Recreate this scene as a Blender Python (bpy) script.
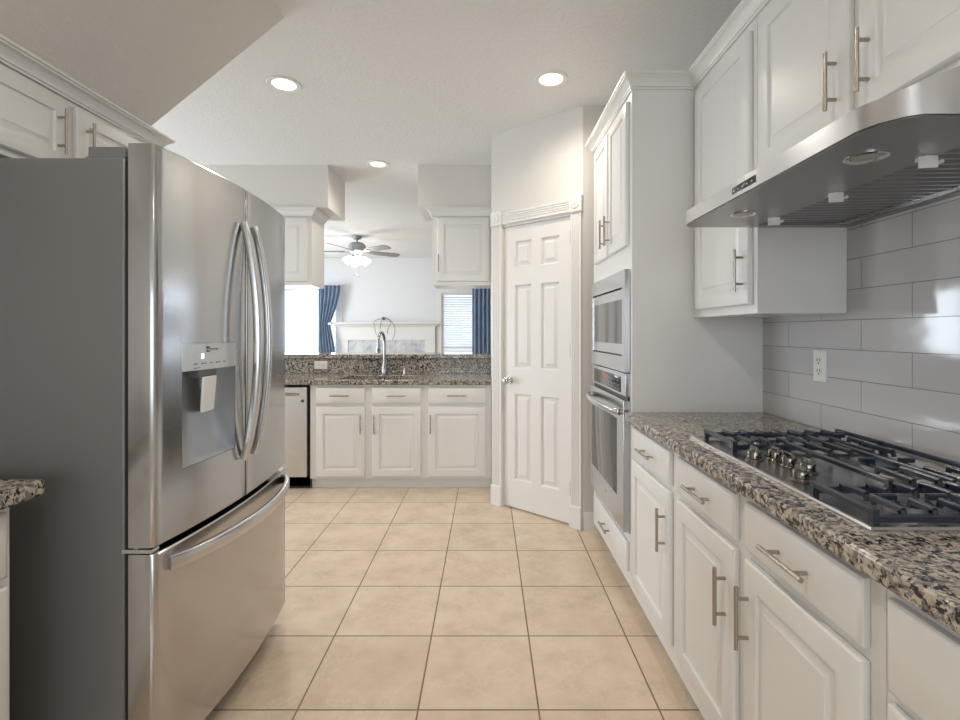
import bpy, bmesh, math, random
from mathutils import Vector, Matrix
random.seed(7)
PI = math.pi
S = bpy.context.scene
C = S.collection
for o in list(bpy.data.objects): bpy.data.objects.remove(o)

# ---------------------------------------------------------------- camera
cam_d = bpy.data.cameras.new('camera'); cam = bpy.data.objects.new('camera', cam_d); C.objects.link(cam)
cam.location = (0, 0, 1.28); cam.rotation_euler = (PI/2, 0, 0)
cam_d.sensor_width = 36; cam_d.sensor_fit = 'HORIZONTAL'; cam_d.lens = 496/960*36
cam_d.shift_x = -7/960; cam_d.shift_y = -28/960
cam_d.clip_start = .02; cam_d.clip_end = 200
S.camera = cam
# ---------------------------------------------------------------- exposure
S.view_settings.view_transform = 'Standard'; S.view_settings.look = 'None'
S.view_settings.exposure = 0.3; S.view_settings.gamma = 1.0; S.view_settings.use_curve_mapping = False
S.cycles.max_bounces = 8; S.cycles.diffuse_bounces = 5; S.cycles.glossy_bounces = 4
S.cycles.sample_clamp_indirect = 6
# ---------------------------------------------------------------- world
w = bpy.data.worlds.new('sky'); S.world = w; w.use_nodes = True
bg = w.node_tree.nodes['Background']; bg.inputs[0].default_value = (.80, .90, 1, 1); bg.inputs[1].default_value = 1.15
# ---------------------------------------------------------------- lights (daylight through seen and added windows, recessed cans, added spots)
def area(name, loc, rot, sx, sy, power, col, spread=PI):
    l = bpy.data.lights.new(name, 'AREA'); l.shape = 'RECTANGLE'; l.size = sx; l.size_y = sy
    l.energy = power; l.color = col; l.spread = spread
    o = bpy.data.objects.new(name, l); C.objects.link(o); o.location = loc; o.rotation_euler = rot; return o
COOL = (.82, .91, 1); WARM = (1, .90, .78); NEUT = (1, .97, .93)
area('added_daylight_back', (-.25, -3.13, 1.42), (PI/2, 0, 0), 2.6, 1.6, 36, (.88,.95,1))                # unseen daylight, added with a made-up window behind the camera
area('daylight_living_left', (-3.55, 9.97, 1.34), (-PI/2, 0, 0), 1.18, 1.56, 30, COOL)
area('daylight_living_right', (-.30, 9.97, 1.3), (-PI/2, 0, 0), 1.18, 1.48, 9, COOL)
area('daylight_living_side', (-4.73, 7.4, 1.32), (0, -PI/2, 0), 1.6, 1.6, 100, COOL)
area('added_daylight_breakfast', (-4.73, 3.6, 1.2), (0, -PI/2, 0), 1.9, 1.4, 75, COOL)  # unseen source, added together with the breakfast window
def spot(name, loc, power, col=WARM, size=2.9, blend=1.0, r=.06):
    l = bpy.data.lights.new(name, 'SPOT'); l.energy = power; l.color = col; l.spot_size = size; l.spot_blend = blend
    l.shadow_soft_size = r
    o = bpy.data.objects.new(name, l); C.objects.link(o); o.location = loc; return o
CANS = [(-1.197, 2.926), (.37, 2.868), (-.95, 4.32)]
for i, (x, y) in enumerate(CANS): spot('can_or_added_beam', (x, y, 2.715), [40, 26, 24][i])
spot('can_or_added_beam', (-.35, .9, 2.715), 36); spot('can_or_added_beam', (.35, -.6, 2.715), 30)  # added unseen spots with no fixtures, brightening the camera end
# ================================================================ materials
def mat(name, col=(.8,.8,.8), rough=.5, metal=0., **k):
    m = bpy.data.materials.new(name); m.use_nodes = True
    b = m.node_tree.nodes['Principled BSDF']
    b.inputs['Base Color'].default_value = (*col, 1); b.inputs['Roughness'].default_value = rough
    b.inputs['Metallic'].default_value = metal
    for kk, v in k.items():
        b.inputs[kk.replace('_', ' ')].default_value = v
    return m
class N:
    def __init__(s, m): s.t = m.node_tree; s.b = s.t.nodes['Principled BSDF']
    def new(s, t, **k):
        n = s.t.nodes.new(t)
        for a, v in k.items(): setattr(n, a, v)
        return n
    def l(s, a, b): s.t.links.new(a, b)
    def pos(s): return s.new('ShaderNodeNewGeometry').outputs['Position']
    def mapping(s, vec, loc=(0,0,0), scale=(1,1,1), rot=(0,0,0)):
        n = s.new('ShaderNodeMapping'); s.l(vec, n.inputs[0])
        n.inputs['Location'].default_value = loc; n.inputs['Scale'].default_value = scale; n.inputs['Rotation'].default_value = rot
        return n.outputs[0]
    def noise(s, vec, scale, detail=3, rough=.55, out='Fac'):
        n = s.new('ShaderNodeTexNoise'); s.l(vec, n.inputs['Vector'])
        n.inputs['Scale'].default_value = scale; n.inputs['Detail'].default_value = detail; n.inputs['Roughness'].default_value = rough
        return n.outputs[out]
    def ramp(s, fac, stops, interp='LINEAR'):
        n = s.new('ShaderNodeValToRGB'); s.l(fac, n.inputs[0]); e = n.color_ramp.elements; n.color_ramp.interpolation = interp
        while len(e) < len(stops): e.new(.5)
        for i, (p, c) in enumerate(stops):
            e[i].position = p; e[i].color = (*c, 1) if len(c) == 3 else c
        return n.outputs[0]
    def mix(s, f, a, b, blend='MIX'):
        n = s.new('ShaderNodeMix', data_type='RGBA', blend_type=blend)
        for i, v in ((0, f), (6, a), (7, b)):
            if isinstance(v, (int, float)): n.inputs[i].default_value = v
            elif isinstance(v, tuple): n.inputs[i].default_value = (*v, 1)
            else: s.l(v, n.inputs[i])
        return n.outputs[2]
    def bump(s, h, strength, dist=.01):
        n = s.new('ShaderNodeBump'); n.inputs['Strength'].default_value = strength; n.inputs['Distance'].default_value = dist
        s.l(h, n.inputs['Height']); s.l(n.outputs[0], s.b.inputs['Normal'])
def paint(name, col, rough=.35, bump=.06):
    m = mat(name, col, rough); n = N(m); n.bump(n.noise(n.pos(), 60, 3), bump, .002); return m
M = {}
M['cab'] = paint('white_cabinet_paint', (.76, .755, .735), .3)
M['trim'] = paint('white_trim_paint', (.78, .765, .74), .35)
M['wall'] = paint('warm_white_wall_paint', (.70, .675, .64), .6, .25)
M['wall_living'] = paint('pale_wall_paint', (.74, .75, .76), .6, .2)
def texture_paint(name, col):
    m = mat(name, col, .75); n = N(m); p = n.pos()
    a = n.noise(p, 42, 4, .6); r = n.ramp(a, [(.42, (0,0,0)), (.6, (1,1,1))])
    n.bump(r, .32, .005); return m
M['ceil'] = texture_paint('knockdown_ceiling_texture', (.76, .76, .75))
M['soffit'] = texture_paint('greige_textured_soffit', (.70, .665, .62))
# stainless
def steel(name, col=(.62,.61,.60), rough=.24, axis=(4, 4, 500), amt=.05):
    m = mat(name, col, rough, 1.0); n = N(m)
    t = n.noise(n.mapping(n.pos(), scale=axis), 1.0, 2)
    mr = n.new('ShaderNodeMapRange'); n.l(t, mr.inputs[0]); mr.inputs[3].default_value = rough-amt; mr.inputs[4].default_value = rough+amt
    n.l(mr.outputs[0], n.b.inputs['Roughness'])
    return m
M['steel'] = steel('brushed_stainless_steel')
M['steel_fridge'] = steel('fridge_stainless_steel', (.50,.495,.49), .19, (4, 4, 400), .04)
M['steel_oven'] = steel('oven_stainless_steel', (.50,.505,.52), .20, (400, 400, 4), .03)
M['steel_hood'] = steel('hood_stainless_steel', (.68, .685, .70), .25, (150, 2, 150), .03)
M['panel_satin'] = mat('satin_grey_panel', (.62,.63,.62), .30, .75)
M['steel_dark'] = steel('dark_brushed_steel', (.34, .335, .33), .36)
M['hood_under'] = mat('hood_underside_steel', (.30,.29,.28), .30, 1.0)
M['baffle'] = mat('baffle_steel', (.26,.26,.265), .30, 1.0)
M['latch'] = mat('bright_satin_latch', (.86,.86,.85), .35, .3)
M['nickel'] = mat('brushed_nickel', (.42, .385, .34), .27, 1.0)
M['chrome'] = mat('chrome', (.62, .62, .62), .10, 1.0)
M['faucet'] = mat('dark_chrome_faucet', (.36, .36, .365), .12, 1.0)
M['knob'] = mat('polished_knob_metal', (.22, .20, .18), .10, 1.0)
M['fridge_side'] = mat('grey_textured_fridge_side', (.20, .20, .195), .42, .35)
n = N(M['fridge_side']); n.bump(n.noise(n.pos(), 350, 2), .25, .001)
M['grey_plastic'] = mat('grey_plastic', (.16, .165, .165), .45)
M['black'] = mat('black_plastic', (.012, .012, .013), .35)
M['iron'] = mat('black_cast_iron', (.012, .020, .038), .22, 0, Specular_IOR_Level=.9)  # blue in the base colour stands in for sky reflected on the bars
n = N(M['iron']); n.bump(n.noise(n.pos(), 300, 2), .3, .0015)
M['dark_glass'] = mat('dark_oven_glass', (.03, .026, .023), .06, 0, Specular_IOR_Level=.9)
M['display'] = mat('black_glass_display', (.03, .035, .045), .12)
M['plate'] = mat('white_plastic', (.80, .79, .76), .35)
M['pink_plate'] = mat('pale_plastic', (.78, .73, .70), .35)
M['slot'] = mat('dark_slot', (.03, .03, .03), .6)
M['paddle'] = mat('translucent_paddle', (.86, .86, .86), .18, 0, Transmission_Weight=.1)
M['ink'] = mat('grey_print', (.10, .10, .11), .5)
M['fan_metal'] = mat('pewter_fan_metal', (.36, .39, .40), .4, .5)
M['fan_blade'] = mat('grey_fan_blade', (.23, .22, .235), .55)
def emit(name, col, s):
    m = mat(name, col, .4); b = m.node_tree.nodes['Principled BSDF']
    b.inputs['Emission Color'].default_value = (*col, 1); b.inputs['Emission Strength'].default_value = s; return m
M['lamp'] = emit('lit_can_lens', (1, .93, .80), 7)
M['lamp_dim'] = emit('lit_can_lens_warm', (1, .80, .60), 1.6)
M['shade_glow'] = emit('lit_glass_shade', (1, .90, .80), 4)
M['lit_icon'] = emit('lit_indicator', (.85, .93, 1), 1.2)
M['red_digit'] = emit('red_display_digit', (.6, .10, .08), .35)
M['halogen'] = mat('hood_lamp_glass', (.35, .35, .34), .15)
# granite
def granite(name='speckled_granite', light=1.0):
    m = mat(name, (.5,.45,.4), .12); n = N(m); p = n.pos()
    wv = n.noise(p, 9, 3, .6, 'Color'); pm = n.mix(.045, p, wv, 'ADD')
    big = n.noise(n.mapping(pm, (1,2,3), (1,1.3,1.2), (.3,.2,.5)), 30, 5, .68)
    c = n.ramp(big, [(.34, (.10,.09,.085)), (.42, (.27,.235,.20)), (.49, (.42,.355,.28)), (.58, (.56,.50,.42)), (.72, (.33,.24,.155))])
    v = n.new('ShaderNodeTexVoronoi'); n.l(pm, v.inputs['Vector']); v.inputs['Scale'].default_value = 130
    sp = n.new('ShaderNodeSeparateColor'); n.l(v.outputs['Color'], sp.inputs[0])
    c = n.mix(n.ramp(sp.outputs[0], [(.55, (0,0,0)), (.62, (.75,.75,.75))], 'CONSTANT'), c, (.48,.45,.40))
    c = n.mix(n.ramp(sp.outputs[1], [(.55, (0,0,0)), (.72, (.8,.8,.8))], 'CONSTANT'), c, (.16,.15,.145))
    bl = n.noise(n.mapping(pm, (0,0,0), (1.1,.9,1)), 66, 4, .72); bm_ = n.ramp(bl, [(.52, (0,0,0)), (.555, (1,1,1))])
    c = n.mix(bm_, c, (.014,.015,.020))
    n.l(c, n.b.inputs['Base Color']); return m
M['granite'] = granite()
def floor_tiles():
    m = mat('beige_ceramic_floor_tile', (.6,.47,.34), .28); n = N(m); p = n.pos()
    T = .4088
    bk = n.new('ShaderNodeTexBrick'); n.l(n.mapping(p, (-(.175-10*T), -(1.680-10*T), 0)), bk.inputs['Vector'])
    bk.offset = 0; bk.squash = 1; i = bk.inputs
    i['Scale'].default_value = 1; i['Brick Width'].default_value = T; i['Row Height'].default_value = T
    i['Mortar Size'].default_value = .0032; i['Mortar Smooth'].default_value = .15; i['Bias'].default_value = 0
    i['Color1'].default_value = (.69,.555,.425,1); i['Color2'].default_value = (.64,.51,.385,1); i['Mortar'].default_value = (.22,.16,.105,1)
    cl = n.noise(p, 5.5, 6, .62); v = n.ramp(cl, [(.3, (.86,.85,.83)), (.5, (1,1,1)), (.72, (1.1,1.13,1.16))])
    c = n.mix(1.0, bk.outputs['Color'], v, 'MULTIPLY')
    vein = n.noise(n.mapping(p, (9,2,1)), 3.2, 8, .7); vr = n.ramp(vein, [(.485, (0,0,0)), (.5, (.32,.32,.32)), (.515, (0,0,0))])
    c = n.mix(vr, c, (.80,.70,.56)); c = n.mix(bk.outputs['Fac'], c, (.22,.16,.105))
    n.l(c, n.b.inputs['Base Color'])
    mr = n.new('ShaderNodeMapRange'); n.l(bk.outputs['Fac'], mr.inputs[0]); mr.inputs[3].default_value = .26; mr.inputs[4].default_value = .8
    n.l(mr.outputs[0], n.b.inputs['Roughness'])
    inv = n.new('ShaderNodeMath', operation='SUBTRACT'); inv.inputs[0].default_value = 1; n.l(bk.outputs['Fac'], inv.inputs[1])
    n.bump(inv.outputs[0], .5, .003); return m
M['floor'] = floor_tiles()
def wall_tiles():
    m = mat('grey_glazed_subway_tile', (.6,.59,.58), .07); n = N(m); p = n.pos()
    s = n.new('ShaderNodeSeparateXYZ'); n.l(p, s.inputs[0]); c = n.new('ShaderNodeCombineXYZ'); n.l(s.outputs[1], c.inputs[0]); n.l(s.outputs[2], c.inputs[1])
    bk = n.new('ShaderNodeTexBrick'); n.l(n.mapping(c.outputs[0], (-(1.874-10*.402), -(1.009-10*.1045), 0)), bk.inputs['Vector'])
    bk.offset = .5; bk.offset_frequency = 2; i = bk.inputs
    i['Scale'].default_value = 1; i['Brick Width'].default_value = .402; i['Row Height'].default_value = .1045
    i['Mortar Size'].default_value = .0016; i['Mortar Smooth'].default_value = .3
    i['Color1'].default_value = (.55,.54,.545,1); i['Color2'].default_value = (.51,.50,.505,1); i['Mortar'].default_value = (.27,.255,.25,1)
    n.l(bk.outputs['Color'], n.b.inputs['Base Color'])
    inv = n.new('ShaderNodeMath', operation='SUBTRACT'); inv.inputs[0].default_value = 1; n.l(bk.outputs['Fac'], inv.inputs[1])
    wav = n.noise(p, 9, 2); a = n.new('ShaderNodeMath', operation='MULTIPLY_ADD'); n.l(wav, a.inputs[0]); a.inputs[1].default_value = .35; n.l(inv.outputs[0], a.inputs[2])
    n.bump(a.outputs[0], .55, .003); return m
M['wtile'] = wall_tiles()
M['wood_dark'] = mat('dark_wood_side', (.035,.025,.018), .6)
def marble():
    m = mat('grey_marble_tile', (.6,.62,.63), .3); n = N(m); p = n.pos()
    c = n.ramp(n.noise(p, 6, 7, .7), [(.35, (.36,.39,.41)), (.55, (.60,.62,.63)), (.7, (.72,.73,.74))]); n.l(c, n.b.inputs['Base Color']); return m
M['marble'] = marble()
def curtain_mat():
    m = mat('blue_curtain_fabric', (.10,.16,.27), .8); n = N(m)
    c = n.ramp(n.noise(n.mapping(n.pos(), scale=(1,1,.2)), 30, 2), [(.3, (.16,.22,.32)), (.7, (.24,.32,.44))]); n.l(c, n.b.inputs['Base Color']); return m
M['curtain'] = curtain_mat()
M['blind'] = mat('white_blind_slat', (.80,.80,.78), .4, 0, Transmission_Weight=.15)
M['cable'] = mat('grey_cable', (.16,.16,.16), .6)
def pane_mat():
    m = bpy.data.materials.new('window_glass'); m.use_nodes = True; t = m.node_tree; t.nodes.clear()
    o = t.nodes.new('ShaderNodeOutputMaterial'); a = t.nodes.new('ShaderNodeBsdfTransparent'); g = t.nodes.new('ShaderNodeBsdfGlossy'); g.inputs['Roughness'].default_value = .02
    x = t.nodes.new('ShaderNodeMixShader'); x.inputs[0].default_value = .06
    t.links.new(a.outputs[0], x.inputs[1]); t.links.new(g.outputs[0], x.inputs[2]); t.links.new(x.outputs[0], o.inputs[0]); return m
M['pane'] = pane_mat()
# ================================================================ mesh helpers
class MB:
    def __init__(s): s.bm = bmesh.new()
    def poly(s, vs): 
        try: return s.bm.faces.new(vs)
        except ValueError: return None
    def v(s, p): return s.bm.verts.new(p)
    def box(s, x0, x1, y0, y1, z0, z1):
        q = [s.v((x, y, z)) for z in (z0, z1) for (x, y) in ((x0,y0),(x1,y0),(x1,y1),(x0,y1))]
        for f in ((0,1,2,3),(4,5,6,7),(0,1,5,4),(1,2,6,5),(2,3,7,6),(3,0,4,7)): s.poly([q[i] for i in f])
        return s
    def loft(s, loops, cap0=True, cap1=True, closed=False):
        R = [[s.v(p) for p in L] for L in loops]; n = len(R[0])
        for a, b in zip(R, R[1:] + ([R[0]] if closed else [])):
            for i in range(n): s.poly([a[i], a[(i+1) % n], b[(i+1) % n], b[i]])
        if not closed:
            if cap0: s.poly(R[0])
            if cap1: s.poly(R[-1])
        return s
    def cyl(s, p0, p1, r0, r1=None, n=16):
        r1 = r0 if r1 is None else r1
        p0 = Vector(p0); p1 = Vector(p1); d = (p1-p0).normalized()
        a = d.orthogonal().normalized(); b = d.cross(a)
        ring = lambda p, r: [p + a*r*math.cos(2*PI*i/n) + b*r*math.sin(2*PI*i/n) for i in range(n)]
        return s.loft([ring(p0, r0), ring(p1, r1)])
    def lathe(s, c, prof, n=24, axis='z', cap=True):
        c = Vector(c); L = []
        for r, h in prof:
            ring = []
            for i in range(n):
                u, v_ = max(r, 1e-4)*math.cos(2*PI*i/n), max(r, 1e-4)*math.sin(2*PI*i/n)
                ring.append(c + Vector({'z': (u, v_, h), 'x': (h, u, v_), 'y': (u, h, v_)}[axis]))
            L.append(ring)
        return s.loft(L, cap, cap)
    def tube(s, pts, a, b=None, n=12, side=None, taper=None, sq=1.0):
        C_ = lambda q: math.copysign(abs(math.cos(q))**sq, math.cos(q)); S_ = lambda q: math.copysign(abs(math.sin(q))**sq, math.sin(q))
        b = a if b is None else b
        pts = [Vector(p) for p in pts]; L = []; sd = Vector(side) if side else None
        for i, p in enumerate(pts):
            t = (pts[min(i+1, len(pts)-1)] - pts[max(i-1, 0)]).normalized()
            u = sd if sd is not None else (t.orthogonal().normalized() if i == 0 else (u - t*u.dot(t)).normalized())
            u = (u - t*u.dot(t)).normalized(); v_ = t.cross(u)
            k = taper[i] if taper else 1
            L.append([p + u*a*k*C_(2*PI*j/n) + v_*b*k*S_(2*PI*j/n) for j in range(n)])
        return s.loft(L)
    def rect(s, F, u0, u1, z0, z1, prof):
        "nested rectangles: prof = [(inset, height above the plane)]"
        L = []
        for d, h in prof:
            L.append([F.p(u0+d, z0+d, h), F.p(u1-d, z0+d, h), F.p(u1-d, z1-d, h), F.p(u0+d, z1-d, h)])
        return s.loft(L)
    def sweep(s, path, prof, z=0):
        "profile (out, up) swept along a flat path, out is to the right of travel"
        L = []; P = [Vector(p) for p in path]
        for i, p in enumerate(P):
            ds = []
            if i > 0: ds.append((P[i]-P[i-1]).normalized())
            if i < len(P)-1: ds.append((P[i+1]-P[i]).normalized())
            ns = [Vector((d.y, -d.x)) for d in ds]
            m = ns[0] if len(ns) == 1 else (ns[0]+ns[1])/(1+ns[0].dot(ns[1]))
            L.append([(p.x+m.x*o_, p.y+m.y*o_, z+h) for o_, h in prof])
        return s.loft(L)
    def prism(s, pts, z0, z1): return s.loft([[(x, y, z0) for x, y in pts], [(x, y, z1) for x, y in pts]])
    def build(s, name, m, parent=None, bevel=0, smooth=True, seg=2, loc=None):
        bmesh.ops.recalc_face_normals(s.bm, faces=s.bm.faces[:])
        off = Vector((0,0,0))
        q = parent
        while q is not None: off += q.location; q = q.parent
        own = Vector((0,0,0))
        if loc is not None: own = Vector(loc) - off
        elif parent is None or True:
            # give each mesh its own origin at the middle of its base
            co = [v.co for v in s.bm.verts]
            mn = Vector((min(c.x for c in co), min(c.y for c in co), min(c.z for c in co))); mx = Vector((max(c.x for c in co), max(c.y for c in co), max(c.z for c in co)))
            own = Vector(((mn.x+mx.x)/2, (mn.y+mx.y)/2, mn.z)) - off
        bmesh.ops.translate(s.bm, verts=s.bm.verts[:], vec=-(off+own))
        me = bpy.data.meshes.new(name); s.bm.to_mesh(me); s.bm.free()
        if smooth:
            for p in me.polygons: p.use_smooth = True
            me.set_sharp_from_angle(angle=math.radians(32))
        me.materials.append(M[m] if isinstance(m, str) else m)
        o = bpy.data.objects.new(name, me); C.objects.link(o); o.location = own
        if parent is not None: o.parent = parent
        if bevel:
            b = o.modifiers.new('bevel', 'BEVEL'); b.width = bevel; b.segments = seg; b.limit_method = 'ANGLE'; b.angle_limit = math.radians(40); b.harden_normals = False
        return o
class Fr:
    "a vertical working plane: origin, direction along it, outward direction"
    def __init__(s, O, U, Nn): s.O = Vector(O); s.U = Vector(U).normalized(); s.N = Vector(Nn).normalized()
    def p(s, u, z, h=0): return s.O + s.U*u + Vector((0,0,z)) + s.N*h
    def shift(s, d): return Fr(s.O + s.N*d, s.U, s.N)
def tag(o, label=None, cat=None, group=None, kind=None):
    if label: o['label'] = label
    if cat: o['category'] = cat
    if group: o['group'] = group
    if kind: o['kind'] = kind
    return o
def thing(name, label, cat, loc, group=None, kind=None):
    o = bpy.data.objects.new(name, None); C.objects.link(o); o.location = loc; o.empty_display_size = .1
    return tag(o, label, cat, group, kind)
def st(o, label, cat='wall'): return tag(o, label, cat, None, 'structure')
def wall_x(mb, x0, x1, y0, y1, z0, z1, holes):
    "wall slab between x0 and x1 running along y, holes = (y0,y1,z0,z1)"
    ys = sorted({y0, y1, *[h[i] for h in holes for i in (0,1)]}); zs = sorted({z0, z1, *[h[i] for h in holes for i in (2,3)]})
    for a, b in zip(ys, ys[1:]):
        for c, d in zip(zs, zs[1:]):
            if not any(h[0] <= (a+b)/2 <= h[1] and h[2] <= (c+d)/2 <= h[3] for h in holes): mb.box(x0, x1, a, b, c, d)
    return mb
def wall_y(mb, y0, y1, x0, x1, z0, z1, holes):
    xs = sorted({x0, x1, *[h[i] for h in holes for i in (0,1)]}); zs = sorted({z0, z1, *[h[i] for h in holes for i in (2,3)]})
    for a, b in zip(xs, xs[1:]):
        for c, d in zip(zs, zs[1:]):
            if not any(h[0] <= (a+b)/2 <= h[1] and h[2] <= (c+d)/2 <= h[3] for h in holes): mb.box(a, b, y0, y1, c, d)
    return mb
# ================================================================ the room
CZ = 2.743
st(MB().box(-4.7, 2.6, -3.1, 9.95, -.1, 0).build('floor', 'floor'), 'beige square ceramic tile floor with brown grout', 'floor')
st(MB().box(-4.7, 2.6, -3.1, 9.95, CZ, CZ+.1).build('ceiling', 'ceil'), 'pale textured flat ceiling', 'ceiling')
st(MB().box(1.27, 1.4, -3, 3.30, 0, CZ).build('wall_right', 'wall'), 'wall behind the cooktop run')
st(MB().box(1.262, 1.27, -1.0, 2.27, .914, 1.95).build('wall_backsplash', 'wtile'), 'glossy grey subway tile backsplash above the cooktop')
st(MB().box(.621, 1.27, 3.207, 3.30, 0, CZ).build('wall_return', 'wall'), 'narrow warm white wall beside the oven cabinet')
# diagonal pantry wall with the door opening
P1 = Vector((.037, 3.71, 0)); P2 = Vector((.62, 3.207, 0)); DU = (P2-P1).normalized(); DN = Vector((DU.y, -DU.x, 0)); LW = (P2-P1).length
FD = Fr(P1, DU, DN)
def fbox(mb, F, u0, u1, z0, z1, h0, h1): return mb.loft([[F.p(u0,z0,h), F.p(u1,z0,h), F.p(u1,z1,h), F.p(u0,z1,h)] for h in (h0, h1)])
D0, D1, DH = .107, .681, 2.045
mb = MB(); fbox(mb, FD, 0, D0-.008, 0, CZ, -.1, 0); fbox(mb, FD, D1+.008, LW, 0, CZ, -.1, 0); fbox(mb, FD, D0-.008, D1+.008, DH+.01, CZ, -.1, 0)
st(mb.build('wall_pantry', 'wall', smooth=False), 'diagonal warm white wall around the pantry door')
st(MB().box(.037, .14, 3.71+.09, 4.90, 0, CZ).build('wall_pantry_side', 'wall', smooth=False), 'wall at the right end of the sink counter')
st(MB().box(.14, 2.5, 4.87, 4.97, 0, CZ).build('wall_living_divider', 'wall'), 'wall between pantry and living room')
st(MB().box(-1.95, -1.80, -3, 2.30, 0, CZ).build('wall_left', 'wall'), 'wall behind the refrigerator')
st(MB().box(-4.6, -1.95, 2.2, 2.30, 0, CZ).build('wall_breakfast', 'wall'), 'wall of the breakfast area')
# slanted furr-down over the left cabinets
y0 = -3
mb = MB(); mb.loft([[(-1.80, y0, 2.162), (-1.445, y0, 2.162), (-.945, y0, CZ), (-1.80, y0, CZ)], [(-1.80, 2.19, 2.162), (-1.445, 2.13, 2.162), (-.945, 2.31, CZ), (-1.80, 2.24, CZ)]])
st(mb.build('wall_slanted_soffit', 'soffit', smooth=False), 'slanted greige textured soffit above the left cabinets')
# soffits over the sink counter
st(MB().box(-.604, .037, 4.345, 4.866, 2.372, CZ).build('wall_soffit_right', 'wall', smooth=False), 'boxed soffit above the right cabinet of the sink counter')
st(MB().box(-4.6, -1.393, 4.345, 4.866, 2.372, CZ).build('wall_soffit_left', 'wall', smooth=False), 'boxed soffit above the left cabinets of the sink counter')
# far walls
HL = (-4.15, -2.95, .55, 2.13); HR = (-.90, .30, .55, 2.05)
mb = MB(); wall_y(mb, 9.8, 9.95, -4.6, 2.5, 0, CZ, [HL, HR]); st(mb.build('wall_living', 'wall_living', smooth=False), 'far living room wall with fireplace')
st(MB().box(2.5, 2.6, 4.97, 9.95, 0, CZ).build('wall_living_right', 'wall_living'), 'right wall of the living room')
H1 = (6.6, 8.2, .5, 2.15); H2 = (2.9, 4.3, .2, 2.15)
mb = MB(); wall_x(mb, -4.7, -4.6, 2.3, 9.95, 0, CZ, [H1, H2]); st(mb.build('wall_far_left', 'wall_living', smooth=False), 'left outside wall with windows, one added')
HB = (-1.6, 1.1, .6, 2.25)
mb = MB(); wall_y(mb, -3.1, -3.0, -1.95, 1.4, 0, CZ, [HB]); st(mb.build('wall_behind', 'wall', smooth=False), 'wall behind the camera with an added wide window')
def window(nm, axis, c0, h, bars, label, rail=None):
    "c0: plane coordinate of the frame's middle"
    a0, a1, z0, z1 = h; r = thing(nm, label, 'window', ((a0+a1)/2, c0, z0) if axis == 'y' else (c0, (a0+a1)/2, z0), kind='structure')
    mb = MB(); f = .05
    def b(p0, p1, q0, q1, t=.03):
        if axis == 'y': mb.box(p0, p1, c0-t, c0+t, q0, q1)
        else: mb.box(c0-t, c0+t, p0, p1, q0, q1)
    b(a0, a0+f, z0, z1); b(a1-f, a1, z0, z1); b(a0+f, a1-f, z0, z0+f); b(a0+f, a1-f, z1-f, z1)
    for k in range(1, bars+1):
        u = a0+(a1-a0)*k/(bars+1); b(u-.025, u+.025, z0+f, z1-f, .025)
    if rail: b(a0+f, a1-f, rail-.018, rail+.018, .025)
    mb.build('window_frame', 'trim', r)
    mb = MB()
    if axis == 'y': mb.box(a0+f, a1-f, c0-.003, c0+.003, z0+f, z1-f)
    else: mb.box(c0-.003, c0+.003, a0+f, a1-f, z0+f, z1-f)
    mb.build('pane', 'pane', r)
    # casing towards the room
    return r
r = window('window_1', 'y', 9.86, HL, 0, 'bright bare window at the left of the fireplace', .975)
mb = MB()
for (a, b_, c, d) in ((-4.25,-4.15,.45,2.23), (-2.95,-2.85,.45,2.23), (-4.15,-2.95,2.13,2.23), (-4.15,-2.95,.47,.55)): mb.box(a, b_, 9.775, 9.80, c, d)
mb.build('window_casing', 'trim', r)
r = window('window_2', 'y', 9.86, HR, 0, 'bright window with white blinds at the right of the fireplace', .97)
mb = MB()
for (a, b_, c, d) in ((-.98,-.90,.45,2.12), (.30,.38,.45,2.12), (-.90,.30,2.05,2.12), (-.90,.30,.47,.55)): mb.box(a, b_, 9.78, 9.80, c, d)
mb.build('window_casing', 'trim', r)
window('window_3', 'x', -4.65, H1, 1, 'window in the left wall of the living room')
window('added_window_4', 'x', -4.65, H2, 1, 'added patio window of the breakfast area')  # unseen, invented so daylight enters from the left
window('added_window_5', 'y', -3.05, HB, 2, 'added wide window behind the camera')  # unseen, invented to let daylight in from behind
# baseboards
BP = [(0,0), (.014,0), (.014,.085), (.008,.10), (.004,.115), (0,.115)]
mb = MB(); mb.sweep([(.73, 3.207), (.621, 3.207)][::-1], BP); st(mb.build('baseboard_return', 'trim'), 'white baseboard beside the oven cabinet', 'baseboard')
# ================================================================ pantry door
dr = thing('door_1', 'white six panel pantry door with fluted casing', 'door', P1 + DU*((D0+D1)/2), kind='structure')
mb = MB(); t = -.012; th = .035
F = FD.shift(t-th)
W0, W1 = D0, D1
pan = [(.172, .30), (.372, .512)]; 
pl = [(W0+.098, W0+.098+.150), (W0+.326, W0+.326+.150)]
rows = [(.215, .835), (1.02, 1.62), (1.745, 1.935)]
us = [W0, pl[0][0], pl[0][1], pl[1][0], pl[1][1], W1]; zs = [.012, rows[0][0], rows[0][1], rows[1][0], rows[1][1], rows[2][0], rows[2][1], DH]
for i in range(5):
    for j in range(7):
        if i in (1,3) and j in (1,3,5):
            mb.rect(F, us[i], us[i+1], zs[j], zs[j+1], [(0,0), (0,th), (.003,th-.002), (.010,th-.015), (.019,th-.015), (.040,th-.003), (.042,th-.001)])
        else: fbox(mb, F, us[i], us[i+1], zs[j], zs[j+1], 0, th)
bmesh.ops.remove_doubles(mb.bm, verts=mb.bm.verts[:], dist=1e-5)
mb.build('door_leaf', 'trim', dr)
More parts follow.
